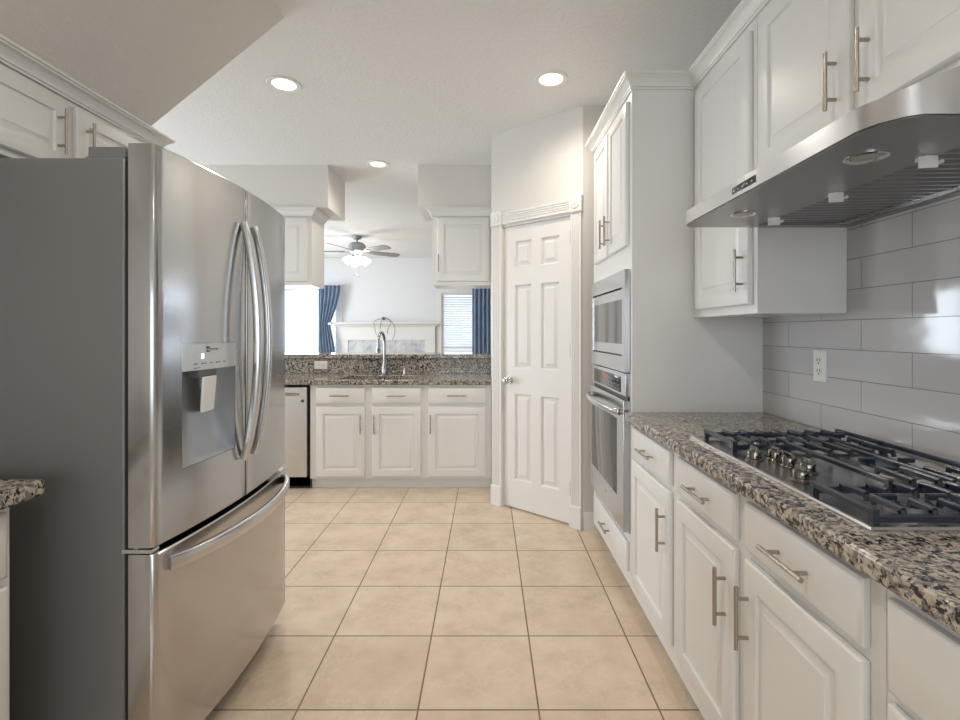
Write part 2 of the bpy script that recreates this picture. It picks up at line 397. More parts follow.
# casing: fluted strips, plinths, rosettes, jambs
mb = MB()
def fluted(mb, F, u0, u1, z0, z1, vertical=True):
    n = 4; d = .018
    prof = [(0, .016)]
    wid = (u1-u0) if vertical else (z1-z0); e = .012; fw = (wid-2*e)/n
    pts = [(0,0),(0,d-.004),(.003,d),(e,d)]
    for k in range(n):
        a = e+k*fw; pts += [(a+fw*.12, d), (a+fw*.3, d-.005), (a+fw*.7, d-.005), (a+fw*.88, d)]
    pts += [(wid-.003,d),(wid,d-.004),(wid,0)]
    if vertical: mb.loft([[F.p(u0+a, z, h) for a, h in pts] for z in (z0, z1)])
    else: mb.loft([[F.p(u, z0+a, h) for a, h in pts] for u in (u0, u1)])
cw = .092
cas = [(D0-cw-.004, D0-.004), (D1+.004, D1+cw-.006)]
for (a, b_) in cas:
    fluted(mb, FD, a, b_, .15, 2.06)
    mb.rect(FD, a-.003, b_+.003, 0, .15, [(0,0), (0,.024), (.004,.028)])
    mb.rect(FD, a-.006, b_+.006, 2.06, 2.165, [(0,0), (0,.022), (.004,.026)])
    c = FD.p((a+b_)/2, 2.1125, .026)
    for r0, r1, h in ((.034,.028,.006), (.014,.006,.010)):
        q = DN
        mb.cyl(c, c+q*h, r0, r1, 20)
fluted(mb, FD, cas[0][1]+.006, cas[1][0]-.006, 2.065, 2.15, False)
fbox(mb, FD, D0-.008, D0-.002, 0, DH+.008, -.095, 0); fbox(mb, FD, D1+.002, D1+.008, 0, DH+.008, -.095, 0); fbox(mb, FD, D0-.002, D1+.002, DH+.002, DH+.01, -.095, 0)
mb.build('door_casing', 'trim', dr)
mb = MB(); kc = FD.p(D0+.055, .93, t)
mb.cyl(kc, kc+DN*.008, .031, .028, 24); mb.cyl(kc+DN*.008, kc+DN*.035, .011, .011)
L = []
for k in range(9):
    a = PI*k/8; rr = .026*math.sin(a)+.003; q = kc+DN*(.052-.02*math.cos(a))
    L.append([q+DU*rr*math.cos(2*PI*i/20)+Vector((0,0,1))*rr*math.sin(2*PI*i/20) for i in range(20)])
mb.loft(L); mb.build('door_knob', 'chrome', dr)
for z in (.25, 1.16, 1.90):
    mb = MB(); c = FD.p(D1+.001, z, .004); mb.cyl(c-Vector((0,0,.045)), c+Vector((0,0,.045)), .006, n=10); mb.cyl(c+Vector((0,0,.045)), c+Vector((0,0,.053)), .004, .002, n=10)
    mb.build('hinge', 'fan_metal', dr)
# ================================================================ cabinet parts
def door(F, u0, u1, z0, z1, parent, name='door', st_=.058, t=.02, label=None):
    mb = MB()
    mb.rect(F, u0, u1, z0, z1, [(0,.001), (0,t-.007), (.004,t-.002), (.010,t), (st_,t), (st_+.003,t-.008), (st_+.010,t-.009), (st_+.030,t-.002), (st_+.032,t)])
    return mb.build(name, 'cab', parent)
def slab(F, u0, u1, z0, z1, parent, name='drawer_front', t=.02):
    mb = MB(); mb.rect(F, u0, u1, z0, z1, [(0,.001), (0,t-.008), (.004,t-.003), (.012,t)]); return mb.build(name, 'cab', parent)
def pull(F, u, z, parent, vertical, length=.155, t=.02, so=.029, sp=.096):
    mb = MB(); d = Vector((0,0,1)) if vertical else F.U
    c = F.p(u, z, t+so); mb.cyl(c-d*length/2, c+d*length/2, .0054, n=14)
    for s in (-1, 1):
        mb.cyl(F.p(u, z, t)+d*s*sp/2, c+d*s*sp/2, .0048, n=10)
    return mb.build('handle', 'nickel', parent)
def drawer(F, u0, u1, z0, z1, parent, hu=None):
    d = slab(F, u0, u1, z0, z1, parent); pull(F, (u0+u1)/2 if hu is None else hu, (z0+z1)/2, d, False); return d
def cdoor(F, u0, u1, z0, z1, parent, hu, hz, **k):
    d = door(F, u0, u1, z0, z1, parent, **k)
    if hu is not None: pull(F, hu, hz, d, True)
    return d
# ---------------------------------------------------------------- right base run
FR = Fr((.662,0,0), (0,1,0), (-1,0,0))
def base_right(y0, y1, label):
    r = thing('base_cabinet', label, 'cabinet', (.96, (y0+y1)/2, 0), 'base cabinets under the cooktop counter')
    mb = MB(); mb.box(.662, 1.26, y0+.0008, y1-.0008, .10, .8735); mb.build('cabinet_box', 'cab', r, bevel=.0012)
    MB().box(.735, 1.26, y0+.0008, y1-.0008, 0, .10).build('toe_kick', 'cab', r)
    return r
r = base_right(1.702, 2.269, 'white base cabinet with one door and drawer beside the wall oven')
drawer(FR, 1.762, 2.215, .735, .855, r, 1.97); cdoor(FR, 1.762, 2.215, .165, .712, r, 1.792, .565)
r = base_right(.822, 1.702, 'white double door base cabinet with two wide drawers under the cooktop')
drawer(FR, 1.298, 1.690, .735, .855, r, 1.485); drawer(FR, .855, 1.245, .735, .855, r, 1.045)
cdoor(FR, 1.298, 1.690, .165, .712, r, 1.337, .568); cdoor(FR, .855, 1.245, .165, .712, r, 1.221, .575)
r = base_right(.30, .822, 'white drawer stack cabinet nearest the camera at the right edge')
drawer(FR, .33, .803, .70, .85, r, .50); drawer(FR, .33, .803, .435, .68, r, .60); drawer(FR, .33, .803, .165, .415, r, .50)
r = base_right(-.6, .30, 'white base cabinet beyond the drawer stack at the camera end of the run')
cdoor(FR, -.58, .28, .165, .855, r, None, 0)
# counter
def slab_mesh(mb, x0, x1, y0, y1, z0, z1, hole=None):
    if hole is None: return mb.box(x0, x1, y0, y1, z0, z1)
    xs = [x0, hole[0], hole[1], x1]; ys = [y0, hole[2], hole[3], y1]
    V = {}
    for k, z in enumerate((z0, z1)):
        for i, x in enumerate(xs):
            for j, y in enumerate(ys): V[i,j,k] = mb.v((x,y,z))
    for i in range(3):
        for j in range(3):
            if (i, j) == (1, 1): continue
            for k in (0, 1): mb.poly([V[i,j,k], V[i+1,j,k], V[i+1,j+1,k], V[i,j+1,k]])
    for i in range(3):
        for j in (0, 3): mb.poly([V[i,j,0], V[i+1,j,0], V[i+1,j,1], V[i,j,1]]); mb.poly([V[j,i,0], V[j,i+1,0], V[j,i+1,1], V[j,i,1]])
    for a, b_ in (((1,1),(2,1)), ((2,1),(2,2)), ((2,2),(1,2)), ((1,2),(1,1))):
        mb.poly([V[*a,0], V[*b_,0], V[*b_,1], V[*a,1]])
    return mb
mb = MB(); mb.box(.628, 1.2615, -.62, 2.2695, .874, .914)
tag(mb.build('granite_countertop', 'granite', bevel=.007, seg=3), 'long speckled granite countertop holding the gas cooktop', 'countertop')
# ---------------------------------------------------------------- tall oven cabinet
r = thing('oven_cabinet', 'tall white cabinet housing the microwave and wall oven', 'cabinet', (.96, 2.68, 0))
YA, YB = 2.27, 3.08
mb = MB(); OY0, OY1 = 2.305, 3.025
wall_x(mb, .664, .70, YA, YB, .10, 2.387, [(OY0, OY1, .34, 1.575)])
mb.box(.70, 1.262, YA, YA+.02, .10, 2.387); mb.box(.70, 1.262, YB-.02, YB, .10, 2.387); mb.box(.70, 1.262, YA+.02, YB-.02, 2.36, 2.387)
mb.box(.70, 1.262, YA+.02, YB-.02, 1.58, 1.60); mb.box(.70, 1.262, YA+.02, YB-.02, .315, .335); mb.box(1.25, 1.262, YA+.02, YB-.02, .10, 2.36)
bmesh.ops.remove_doubles(mb.bm, verts=mb.bm.verts[:], dist=1e-5)
mb.build('cabinet_box', 'cab', r, smooth=False)
MB().box(.735, 1.26, YA, YB, 0, .10).build('toe_kick', 'cab', r)
FO = Fr((.664,0,0), (0,1,0), (-1,0,0))
cdoor(FO, 2.312, 2.640, 1.685, 2.352, r, 2.605, 1.81, st_=.05); cdoor(FO, 2.670, 2.995, 1.685, 2.352, r, 2.705, 1.81, st_=.05)
drawer(FO, 2.312, 3.01, .165, .300, r)
# microwave
r = thing('microwave', 'built-in stainless microwave with trim frame above the wall oven', 'microwave', (.96, 2.665, 1.092))
mb = MB(); wall_x(mb, .638, .662, OY0-.008, OY1+.008, 1.092, 1.572, [(OY0+.045, OY1-.03, 1.165, 1.492)])
bmesh.ops.remove_doubles(mb.bm, verts=mb.bm.verts[:], dist=1e-5)
mb.build('trim_frame', 'steel_oven', r, smooth=False)
MB().box(.70, 1.15, OY0+.02, OY1-.02, 1.10, 1.56).build('body', 'steel_dark', r)
FM = Fr((.662,0,0), (0,1,0), (-1,0,0))
mb = MB(); mb.rect(FM, OY0+.051, OY1-.036, 1.171, 1.486, [(0,-.04), (0,.018), (.002,.02)]); d = mb.build('door', 'steel_oven', r)
mb = MB(); mb.rect(FM, OY0+.056, OY1-.075, 1.222, 1.437, [(0,.018), (.002,.022)]); mb.build('window', 'dark_glass', d)
MB().box(.655, .69, OY0+.045, OY1-.03, 1.160, 1.170).build('gasket', 'black', r)
# wall oven
r = thing('oven', 'stainless wall oven with bowed handle below the microwave', 'oven', (.96, 2.665, .345))
MB().box(.70, 1.2, OY0+.02, OY1-.02, .36, 1.08).build('body', 'steel_dark', r)
mb = MB(); mb.box(.642, .70, OY0-.008, OY1+.008, .978, 1.087); p = mb.build('control_panel', 'steel_oven', r, bevel=.003)
mb = MB(); mb.rect(Fr((.642,0,0), (0,1,0), (-1,0,0)), 2.385, 2.96, .990, 1.066, [(0,0), (0,.002), (.001,.0025)]); dsp = mb.build('display', 'display', p)
mb = MB()
for k in range(4):
    y = 2.63+k*.028+(.012 if k > 1 else 0)
    mb.box(.6388, .6396, y, y+.004, 1.024, 1.054); mb.box(.6388, .6396, y+.006, y+.020, 1.050, 1.053)
mb.build('lit_digits', 'red_digit', dsp)
mb = MB()
for j in range(3):
    for k in range(9):
        if 3 < k < 7 and j: continue
        y = 2.41+k*.06; mb.box(.6390, .6396, y, y+.028, 1.000+j*.021, 1.003+j*.021)
tag(mb.build('touch_labels', 'nickel', dsp), kind='stuff')
MB().box(.655, .70, OY0, OY1, .962, .978).build('vent_gap', 'black', r)
mb = MB(); mb.box(.632, .70, OY0-.008, OY1+.008, .352, .962); d = mb.build('door', 'steel_oven', r, bevel=.003)
mb = MB(); mb.rect(Fr((.632,0,0), (0,1,0), (-1,0,0)), 2.42, 2.99, .49, .86, [(0,0), (0,.001), (.003,.002)]); mb.build('window', 'dark_glass', d)
mb = MB(); pts = []
for k in range(21):
    s_ = k/20; y = 2.325+s_*.68; pts.append((.622-.045*math.sin(PI*s_)**.5, y, .905))
mb.tube(pts, .011, .016, 14, side=(1,0,0)); mb.cyl((.634,2.335,.905), (.605,2.335,.905), .011, n=12); mb.cyl((.634,2.995,.905), (.605,2.995,.905), .011, n=12)
mb.build('handle', 'steel_oven', d)
mb = MB(); mb.lathe((.632, 2.66, .43), [(.011, 0), (.011, -.0015), (.009, -.002)], 20, 'x'); mb.build('round_emblem', 'chrome', d)
# ---------------------------------------------------------------- right uppers
FU = Fr((.947,0,0), (0,1,0), (-1,0,0))
r = thing('wall_cabinet', 'tall narrow white wall cabinet between oven cabinet and range hood', 'cabinet', (1.1, 2.0, 1.34), 'white wall cabinets on the cooktop wall')
MB().box(.947, 1.261, 1.737, 2.269, 1.345, 2.387).build('cabinet_box', 'cab', r, bevel=.0015)
cdoor(FU, 1.765, 2.222, 1.378, 2.352, r, 1.80, 1.502)
r = thing('wall_cabinet', 'white double door wall cabinet directly above the range hood', 'cabinet', (1.1, 1.27, 1.84), 'white wall cabinets on the cooktop wall')
MB().box(.947, 1.261, .80, 1.735, 1.803, 2.387).build('cabinet_box', 'cab', r, bevel=.0015)
cdoor(FU, 1.278, 1.703, 1.828, 2.352, r, 1.318, 1.945); cdoor(FU, .825, 1.243, 1.828, 2.352, r, 1.205, 1.942)
CP = [(0,0), (.008,0), (.008,.008), (.013,.010), (.013,.016), (.017,.024), (.026,.038), (.036,.046), (.040,.047), (.040,.053), (.046,.056), (.046,.066), (0,.066)]
mb = MB(); mb.sweep([(1.24, 3.08), (.664, 3.08), (.664, 2.27), (.947, 2.27), (.947, .60)], CP, 2.388)
st(mb.build('trim_1', 'cab'), 'white crown moulding along the top of the right cabinets', 'crown moulding')
# ---------------------------------------------------------------- outlet
r = thing('outlet', 'white upright electrical outlet on the grey tile backsplash', 'outlet', (1.2615, 1.875, 1.09))
mb = MB(); FT = Fr((1.262,0,0), (0,1,0), (-1,0,0)); mb.rect(FT, 1.84, 1.912, 1.092, 1.210, [(0,0), (0,.004), (.003,.006)]); pl_ = mb.build('wall_plate', 'plate', r)
for z in (1.131, 1.171):
    mb = MB(); c = Vector((1.256, 1.876, z)); mb.cyl(c, c-Vector((.0025,0,0)), .0165, n=24); s_ = mb.build('socket', 'plate', r)
    mb = MB(); mb.box(1.2525, 1.2534, 1.868, 1.8705, z-.002, z+.009); mb.box(1.2525, 1.2534, 1.8815, 1.884, z-.002, z+.009); mb.cyl((1.2534,1.876,z-.009), (1.2525,1.876,z-.009), .003, n=8); mb.build('slots', 'slot', s_)
# ---------------------------------------------------------------- range hood
r = thing('range_hood', 'stainless under-cabinet range hood with baffle filters', 'range hood', (.97, 1.28, 1.647))
HY0, HY1 = .833, 1.733; HXF = .676; HB_ = 1.26
def hood_plan(ins=0):
    return [(HB_, HY0+ins), (.95, HY0+ins), (.80, HY0+ins), (.735, HY0+ins), (.712, HY0+.012+ins), (HXF+.012+ins, HY0+.040), (HXF+ins, HY0+.075), (HXF+ins, HY1-.05), (HXF+.010+ins, HY1-.020), (HXF+.035, HY1-ins), (.95, HY1-ins), (HB_, HY1-ins)]
mb = MB()
pl0 = hood_plan(); zt = lambda x: 1.690 + max(0, x-.70)*.40 if x < .95 else 1.79
L = [[(x, y, 1.647) for x, y in pl0], [(x, y, zt(x)) for x, y in pl0]]
# top: keeps the outline but rises towards the wall
R0 = [mb.v(p) for p in L[0]]; R1 = [mb.v(p) for p in L[1]]; n_ = len(R0)
for i in range(n_): mb.poly([R0[i], R0[(i+1) % n_], R1[(i+1) % n_], R1[i]])
mb.poly(R1)
# underside rim: outline loop to inner rectangle (filter bay)
FX0, FX1, FY0, FY1 = .925, 1.225, .875, 1.690
inner = [(FX1, FY0), (FX0+.01, FY0), (FX0, FY0), (FX0, FY0+.005), (FX0, FY0+.015), (FX0, FY0+.02), (FX0, FY0+.03), (FX0, FY1-.02), (FX0, FY1-.01), (FX0, FY1), (FX0+.01, FY1), (FX1, FY1)]
R2 = [mb.v((x, y, 1.647)) for x, y in inner]
for i in range(n_): mb.poly([R0[i], R0[(i+1) % n_], R2[(i+1) % n_], R2[i]])
R3 = [mb.v((x, y, 1.675)) for x, y in inner]
for i in range(n_): mb.poly([R2[i], R2[(i+1) % n_], R3[(i+1) % n_], R3[i]])
mb.poly(R3)
mb.build('hood_shell', 'steel_hood', r, smooth=True)
# extra dark under panel
mb = MB(); A_ = [(x+(.005 if x < .9 else 0), min(max(y, HY0+.005), HY1-.005)) for x, y in pl0]
Q = [[mb.v((x, y, z)) for x, y in q] for z, q in ((1.6465, A_), (1.6445, A_), (1.6445, inner), (1.6465, inner))]
for a, b_ in ((0,1), (1,2), (2,3), (3,0)):
    for i in range(n_): mb.poly([Q[a][i], Q[a][(i+1) % n_], Q[b_][(i+1) % n_], Q[b_][i]])
up = mb.build('under_panel', 'hood_under', r)
for k in range(3):
    ya = FY0+.004+k*(FY1-FY0-.004)/3; yb = ya+(FY1-FY0-.004)/3-.006
    mb = MB(); z = 1.650
    mb.box(FX0+.003, FX0+.018, ya, yb, z, z+.014); mb.box(FX1-.015, FX1-.003, ya, yb, z+.004, z+.016)
    nn = 8
    for j in range(nn):
        y = ya+.004+(yb-ya-.024)*j/(nn-1)
        mb.loft([[(x, y-.003, z+.006+dz), (x, y+.003, z+.000+dz), (x, y+.013, z+.000+dz), (x, y+.019, z+.006+dz), (x, y+.017, z+.008+dz), (x, y-.001, z+.008+dz)] for x, dz in ((FX0+.018, 0), (FX1-.015, .005))])
    f = mb.build('baffle_filter', 'baffle', r)
    ym = [1.585, 1.305, 1.035][2-k]
    mb = MB(); mb.loft([[(FX0-.032, ym-.010, z_), (FX0+.002, ym-.016, z_), (FX0+.003, ym-.012, z_), (FX0-.031, ym-.006, z_)] for z_ in (1.619, 1.643)]); mb.box(FX0-.020, FX0+.002, ym-.012, ym+.014, 1.638, 1.645); mb.cyl((FX0+.010, ym-.017, 1.631), (FX0+.010, ym+.017, 1.631), .004, n=10)
    mb.build('filter_latch', 'latch', f)
for y in (1.53, 1.034):
    mb = MB(); mb.lathe((.79, y, 1.6445), [(.040, 0), (.040, -.002), (.036, -.004), (.028, -.002), (.027, 0)], 28); q = mb.build('lamp_ring', 'chrome', r)
    mb = MB(); mb.lathe((.79, y, 1.6440), [(.026, 0), (.026, -.001), (.01, -.002)], 24); mb.build('lamp_glass', 'halogen', q)
mb = MB(); FH = Fr((HXF,0,0), (0,1,0), (-1,0,0)); mb.rect(FH, 1.247, 1.368, 1.6575, 1.676, [(0,-.001), (0,.0008), (.001,.0012)]); q = mb.build('control_strip', 'display', r)
mb = MB()
for k in range(5): 
    y = 1.262+k*.023; mb.box(HXF-.0018, HXF-.0010, y, y+.006, 1.664, 1.6665)
mb.build('button_icons', 'plate', q)
# ---------------------------------------------------------------- cooktop
r = thing('gas_cooktop', 'stainless gas cooktop with five burners set in the granite counter', 'cooktop', (.95, 1.31, .914))
CX0, CX1, CY0, CY1 = .700, 1.205, .905, 1.712
mb = MB()
for_loops = []
for d_, h in ((0, .9142), (0, .9190), (.004, .9225), (.012, .9225), (.020, .9195)):
    for_loops.append([(CX0+d_, CY0+d_, h), (CX1-d_, CY0+d_, h), (CX1-d_, CY1-d_, h), (CX0+d_, CY1-d_, h)])
mb.loft(for_loops); mb.build('cooktop_tray', 'steel', r)
Z0 = .9195
burn = [(.855, 1.59, .034), (1.075, 1.59, .040), (1.035, 1.285, .055), (.855, 1.0, .034), (1.075, 1.0, .040)]
for x, y, rr in burn:
    mb = MB(); mb.lathe((x, y, Z0), [(rr*1.35, 0), (rr*1.3, .004), (rr*1.05, .006), (rr, .014), (rr*.6, .015)], 28); b_ = mb.build('burner', 'steel_dark', r)
    mb = MB(); mb.lathe((x, y, Z0+.0145), [(rr*.98, 0), (rr*1.02, .003), (rr*.95, .007), (rr*.3, .009)], 28); mb.build('burner_cap', 'iron', b_)
for x, y in ((.757, 1.405), (.815, 1.405), (.812, 1.335), (.822, 1.272), (.762, 1.205)):
    mb = MB(); mb.lathe((x, y, Z0), [(.024, 0), (.024, .003), (.019, .005), (.0185, .022), (.017, .025), (.015, .026)], 28)
    mb.loft([[(x-.0045, y-.019, Z0+.024), (x+.0045, y-.019, Z0+.024), (x+.0045, y+.019, Z0+.024), (x-.0045, y+.019, Z0+.024)], [(x-.0035, y-.017, Z0+.036), (x+.0035, y-.017, Z0+.036), (x+.0035, y+.017, Z0+.036), (x-.0035, y+.017, Z0+.036)]])
    mb.build('control_knob', 'knob', r, bevel=.001)
def bar(mb, p0, p1, w=.005, h=.006):
    p0 = Vector(p0); p1 = Vector(p1); d = (p1-p0).normalized(); s_ = Vector((0,0,1)).cross(d).normalized(); u_ = d.cross(s_)
    prof = [(-w, -h), (w, -h), (w, h*.5), (w*.5, h), (-w*.5, h), (-w, h*.5)]
    mb.loft([[p+s_*a+u_*b_ for a, b_ in prof] for p in (p0, p1)])
def grate(x0, x1, y0, y1, centres, label=None):
    mb = MB(); zf = .936; zt = .948
    for y in (y0, y1): bar(mb, (x0, y, zf), (x1, y, zf), .0055, .007)
    for x in (x0, x1):
        bar(mb, (x, y0, zt), (x, y1, zt), .006, .006)
        for y in (y0, y1):
            mb.loft([[(x-.0065, y-.0065, Z0), (x+.0065, y-.0065, Z0), (x+.0065, y+.0065, Z0), (x-.0065, y+.0065, Z0)], [(x-.006, y-.006, zt+.005), (x+.006, y-.006, zt+.005), (x+.006, y+.006, zt+.005), (x-.006, y+.006, zt+.005)]])
    nx = max(5, int(round((x1-x0)/.056)))
    for k in range(1, nx):
        x = x0+(x1-x0)*k/nx
        for y, sgn in ((y0, 1), (y1, -1)):
            dmin = min(abs(x-c[0]) for c in centres)
            ln = (y1-y0)/2-(.034 if dmin < .06 else .010)
            ln = min(.105, max(.055, ln))
            ya, yb = y, y+sgn*ln
            bar(mb, (x, ya, zf-.004), (x, ya+sgn*.006, zt), .0055, .006)
            bar(mb, (x, ya+sgn*.003, zt), (x, yb, zt+.001), .0055, .006)
            bar(mb, (x, yb, zt+.001), (x, yb+sgn*.004, zt-.012), .0045, .005)
    for c in centres:
        xm = c[0]
        for s_ in (-1, 1):
            bar(mb, (xm+s_*.07, c[1], zt), (xm+s_*.032, c[1], zt), .005, .006)
    xm = (x0+x1)/2
    bar(mb, (xm, y0, zt), (xm, y1, zt), .005, .005)
    return mb.build('grate', 'iron', r)
grate(.738, 1.18, 1.482, 1.668, [burn[0], burn[1]]); grate(.892, 1.18, 1.100, 1.475, [burn[2]]); grate(.716, 1.18, .918, 1.085, [burn[3], burn[4]])
# ================================================================ peninsula with the sink
FP = Fr((0,4.04,0), (1,0,0), (0,-1,0)); PT = .852
def base_pen(x0, x1, label, cat='cabinet'):
    r = thing('base_cabinet', label, cat, ((x0+x1)/2, 4.3, 0), 'base cabinets under the sink counter')
    mb = MB(); mb.box(x0+.0008, x1-.0008, 4.04, 4.60, .085, PT-.0005)
    return r, mb
r, mb = base_pen(-1.440, -.512, 'white double door sink base cabinet beside the dishwasher')
mb = MB(); mb.box(-1.4392, -.5128, 4.04, 4.066, .085, PT-.0005); mb.box(-1.4392, -1.42, 4.066, 4.60, .085, PT-.0005); mb.box(-.532, -.5128, 4.066, 4.60, .085, PT-.0005); mb.box(-1.42, -.532, 4.066, 4.60, .085, .105)
mb.build('cabinet_box', 'cab', r)
MB().box(-1.4392, -.5128, 4.08, 4.60, 0, .085).build('toe_kick', 'cab', r)
drawer(FP, -1.387, -.990, .700, .828, r); drawer(FP, -.932, -.535, .700, .828, r)
cdoor(FP, -1.387, -.990, .105, .673, r, -1.022, .535); cdoor(FP, -.932, -.535, .105, .673, r, -.912, .535)
r, mb = base_pen(-.512, .034, 'white single door base cabinet at the right end of the sink counter')
mb.build('cabinet_box', 'cab', r); MB().box(-.5112, .0332, 4.08, 4.60, 0, .085).build('toe_kick', 'cab', r)
drawer(FP, -.478, -.010, .700, .828, r); cdoor(FP, -.478, -.010, .105, .673, r, -.457, .535)
r = thing('base_cabinet', 'white base cabinet left of the dishwasher behind the refrigerator', 'cabinet', (-2.6, 4.3, 0), 'base cabinets under the sink counter')
MB().box(-3.2, -2.052, 4.04, 4.60, .085, PT-.0005).build('cabinet_box', 'cab', r); MB().box(-3.2, -2.052, 4.11, 4.60, 0, .085).build('toe_kick', 'cab', r)
cdoor(FP, -2.60, -2.09, .105, .828, r, -2.13, .7); cdoor(FP, -3.17, -2.64, .105, .828, r, -2.68, .7)
# dishwasher
r = thing('dishwasher', 'stainless dishwasher with black base under the sink counter', 'dishwasher', (-1.74, 4.3, 0))
MB().box(-2.045, -1.448, 4.06, 4.59, .02, .838).build('body', 'black', r)
mb = MB(); mb.box(-2.040, -1.458, 4.012, 4.058, .105, .832); d = mb.build('door', 'steel', r, bevel=.004)
mb = MB(); pts = [(-1.985+.455*k/12, 4.012-.028*math.sin(PI*min(1, max(0, k/12)))**.4 if 0 < k < 12 else 4.010, .775) for k in range(13)]
mb.tube(pts, .010, .013, 12, side=(0,0,1)); mb.build('handle', 'nickel', d)
mb = MB(); mb.lathe((-1.492, 4.012, .722), [(.013, 0), (.013, -.0015), (.010, -.0018), (.010, -.0008), (.004, -.0010)], 22, 'y'); mb.build('round_emblem', 'ink', d)
MB().box(-2.040, -1.442, 4.06, 4.10, .01, .098).build('toe_kick', 'black', r)
# counter + sink
SH = (-1.235, -.615, 4.085, 4.44)
mb = MB(); slab_mesh(mb, -3.22, .0355, 4.005, 4.6085, PT, .892, SH)
tag(mb.build('granite_countertop', 'granite', bevel=.005, seg=2), 'speckled granite countertop around the kitchen sink', 'countertop')
r = thing('kitchen_sink', 'undermount stainless sink sunk in the granite counter', 'sink', (-.925, 4.28, .66))
mb = MB(); x0, x1, y0, y1 = SH
lo = [[(x0-.015, y0-.015, .8495), (x1+.015, y0-.015, .8495), (x1+.015, y1+.015, .8495), (x0-.015, y1+.015, .8495)],
      [(x0+.002, y0+.002, .8495), (x1-.002, y0+.002, .8495), (x1-.002, y1-.002, .8495), (x0+.002, y1-.002, .8495)],
      [(x0+.012, y0+.012, .68), (x1-.012, y0+.012, .68), (x1-.012, y1-.012, .68), (x0+.012, y1-.012, .68)],
      [(x0+.03, y0+.03, .665), (x1-.03, y0+.03, .665), (x1-.03, y1-.03, .665), (x0+.03, y1-.03, .665)]]
mb.loft(lo, False, True); o = mb.build('basin', 'steel', r); so = o.modifiers.new('thick', 'SOLIDIFY'); so.thickness = .0015; so.offset = 1
mb = MB(); mb.lathe((-.925, 4.28, .6655), [(.045, 0), (.045, .003), (.035, .004), (.01, .002)], 24); mb.build('drain', 'chrome', r)
r = thing('kitchen_faucet', 'chrome gooseneck faucet with pull-down spray head behind the sink', 'faucet', (-.930, 4.50, .892))
mb = MB(); fx, fy = -.930, 4.50
mb.lathe((fx, fy, .892), [(.030, 0), (.030, .006), (.022, .012), (.020, .09), (.0165, .10), (.0155, .11)], 24)
pts = [(fx, fy, .99+.022*k) for k in range(10)]
for k in range(1, 15):
    a = PI*k/14; pts.append((fx-.009+.009*math.cos(a), fy-.085+.085*math.cos(a), 1.19+.085*math.sin(a)))
pts.append((fx-.018, fy-.17, 1.165))
mb.tube(pts, .0125, None, 16, side=(1,0,0)); mb.build('spout', 'faucet', r)
mb = MB(); mb.lathe((fx-.018, fy-.17, 1.095), [(.012, 0), (.0185, .002), (.0185, .035), (.016, .06), (.0135, .075)], 20); s_ = mb.build('spray_head', 'faucet', r)
mb = MB(); mb.box(fx-.023, fx-.013, fy-.1905, fy-.187, 1.108, 1.135); mb.lathe((fx-.018, fy-.17, 1.0945), [(.0188, 0), (.0188, .004)], 20); mb.build('spray_button', 'black', s_)
mb = MB(); mb.cyl((fx+.015, fy, .955), (fx+.045, fy, .955), .013, n=16); mb.tube([(fx+.04, fy, .955), (fx+.07, fy-.005, .962), (fx+.115, fy-.01, .972)], .007, .005, 10); mb.build('lever', 'faucet', r)
r = thing('soap_dispenser', 'small chrome soap dispenser right of the faucet', 'soap dispenser', (-.745, 4.48, .892))
mb = MB(); mb.lathe((-.745, 4.48, .892), [(.022, 0), (.022, .005), (.014, .009), (.013, .04), (.009, .045), (.009, .065), (.013, .067), (.013, .078), (.004, .08)], 20); mb.build('body', 'chrome', r)
mb = MB(); mb.tube([(-.745, 4.48, .962), (-.745, 4.45, .964), (-.745, 4.41, .958)], .007, .005, 10); mb.build('nozzle', 'chrome', r)
# raised bar
st(MB().box(-3.22, .0355, 4.635, 4.83, 0, 1.032).build('wall_bar', 'wall'), 'half wall carrying the raised bar')
r = thing('bar_counter', 'raised speckled granite bar ledge behind the sink', 'bar counter', (-1.55, 4.75, .892))
MB().box(-3.22, .0355, 4.610, 4.634, .8935, 1.032).build('backsplash', 'granite', r)
mb = MB(); mb.box(-3.22, .0355, 4.585, 5.02, 1.0335, 1.073); mb.build('bar_top', 'granite', r, bevel=.006, seg=3)
r = thing('outlet', 'pale sideways electrical outlet on the granite splash behind the sink', 'outlet', (-1.53, 4.609, .985))
FS = Fr((0,4.610,0), (1,0,0), (0,-1,0))
mb = MB(); mb.rect(FS, -1.602, -1.482, .937, 1.010, [(0,.0), (0,.004), (.003,.006)]); mb.build('wall_plate', 'pink_plate', r)
for x in (-1.563, -1.521):
    mb = MB(); mb.cyl((x, 4.604, .9735), (x, 4.6015, .9735), .0165, n=20); s_ = mb.build('socket', 'pink_plate', r)
    mb = MB(); mb.box(x-.004, x+.006, 4.6008, 4.6014, .967, .969); mb.box(x-.004, x+.006, 4.6008, 4.6014, .978, .980); mb.build('slots', 'nickel', s_)
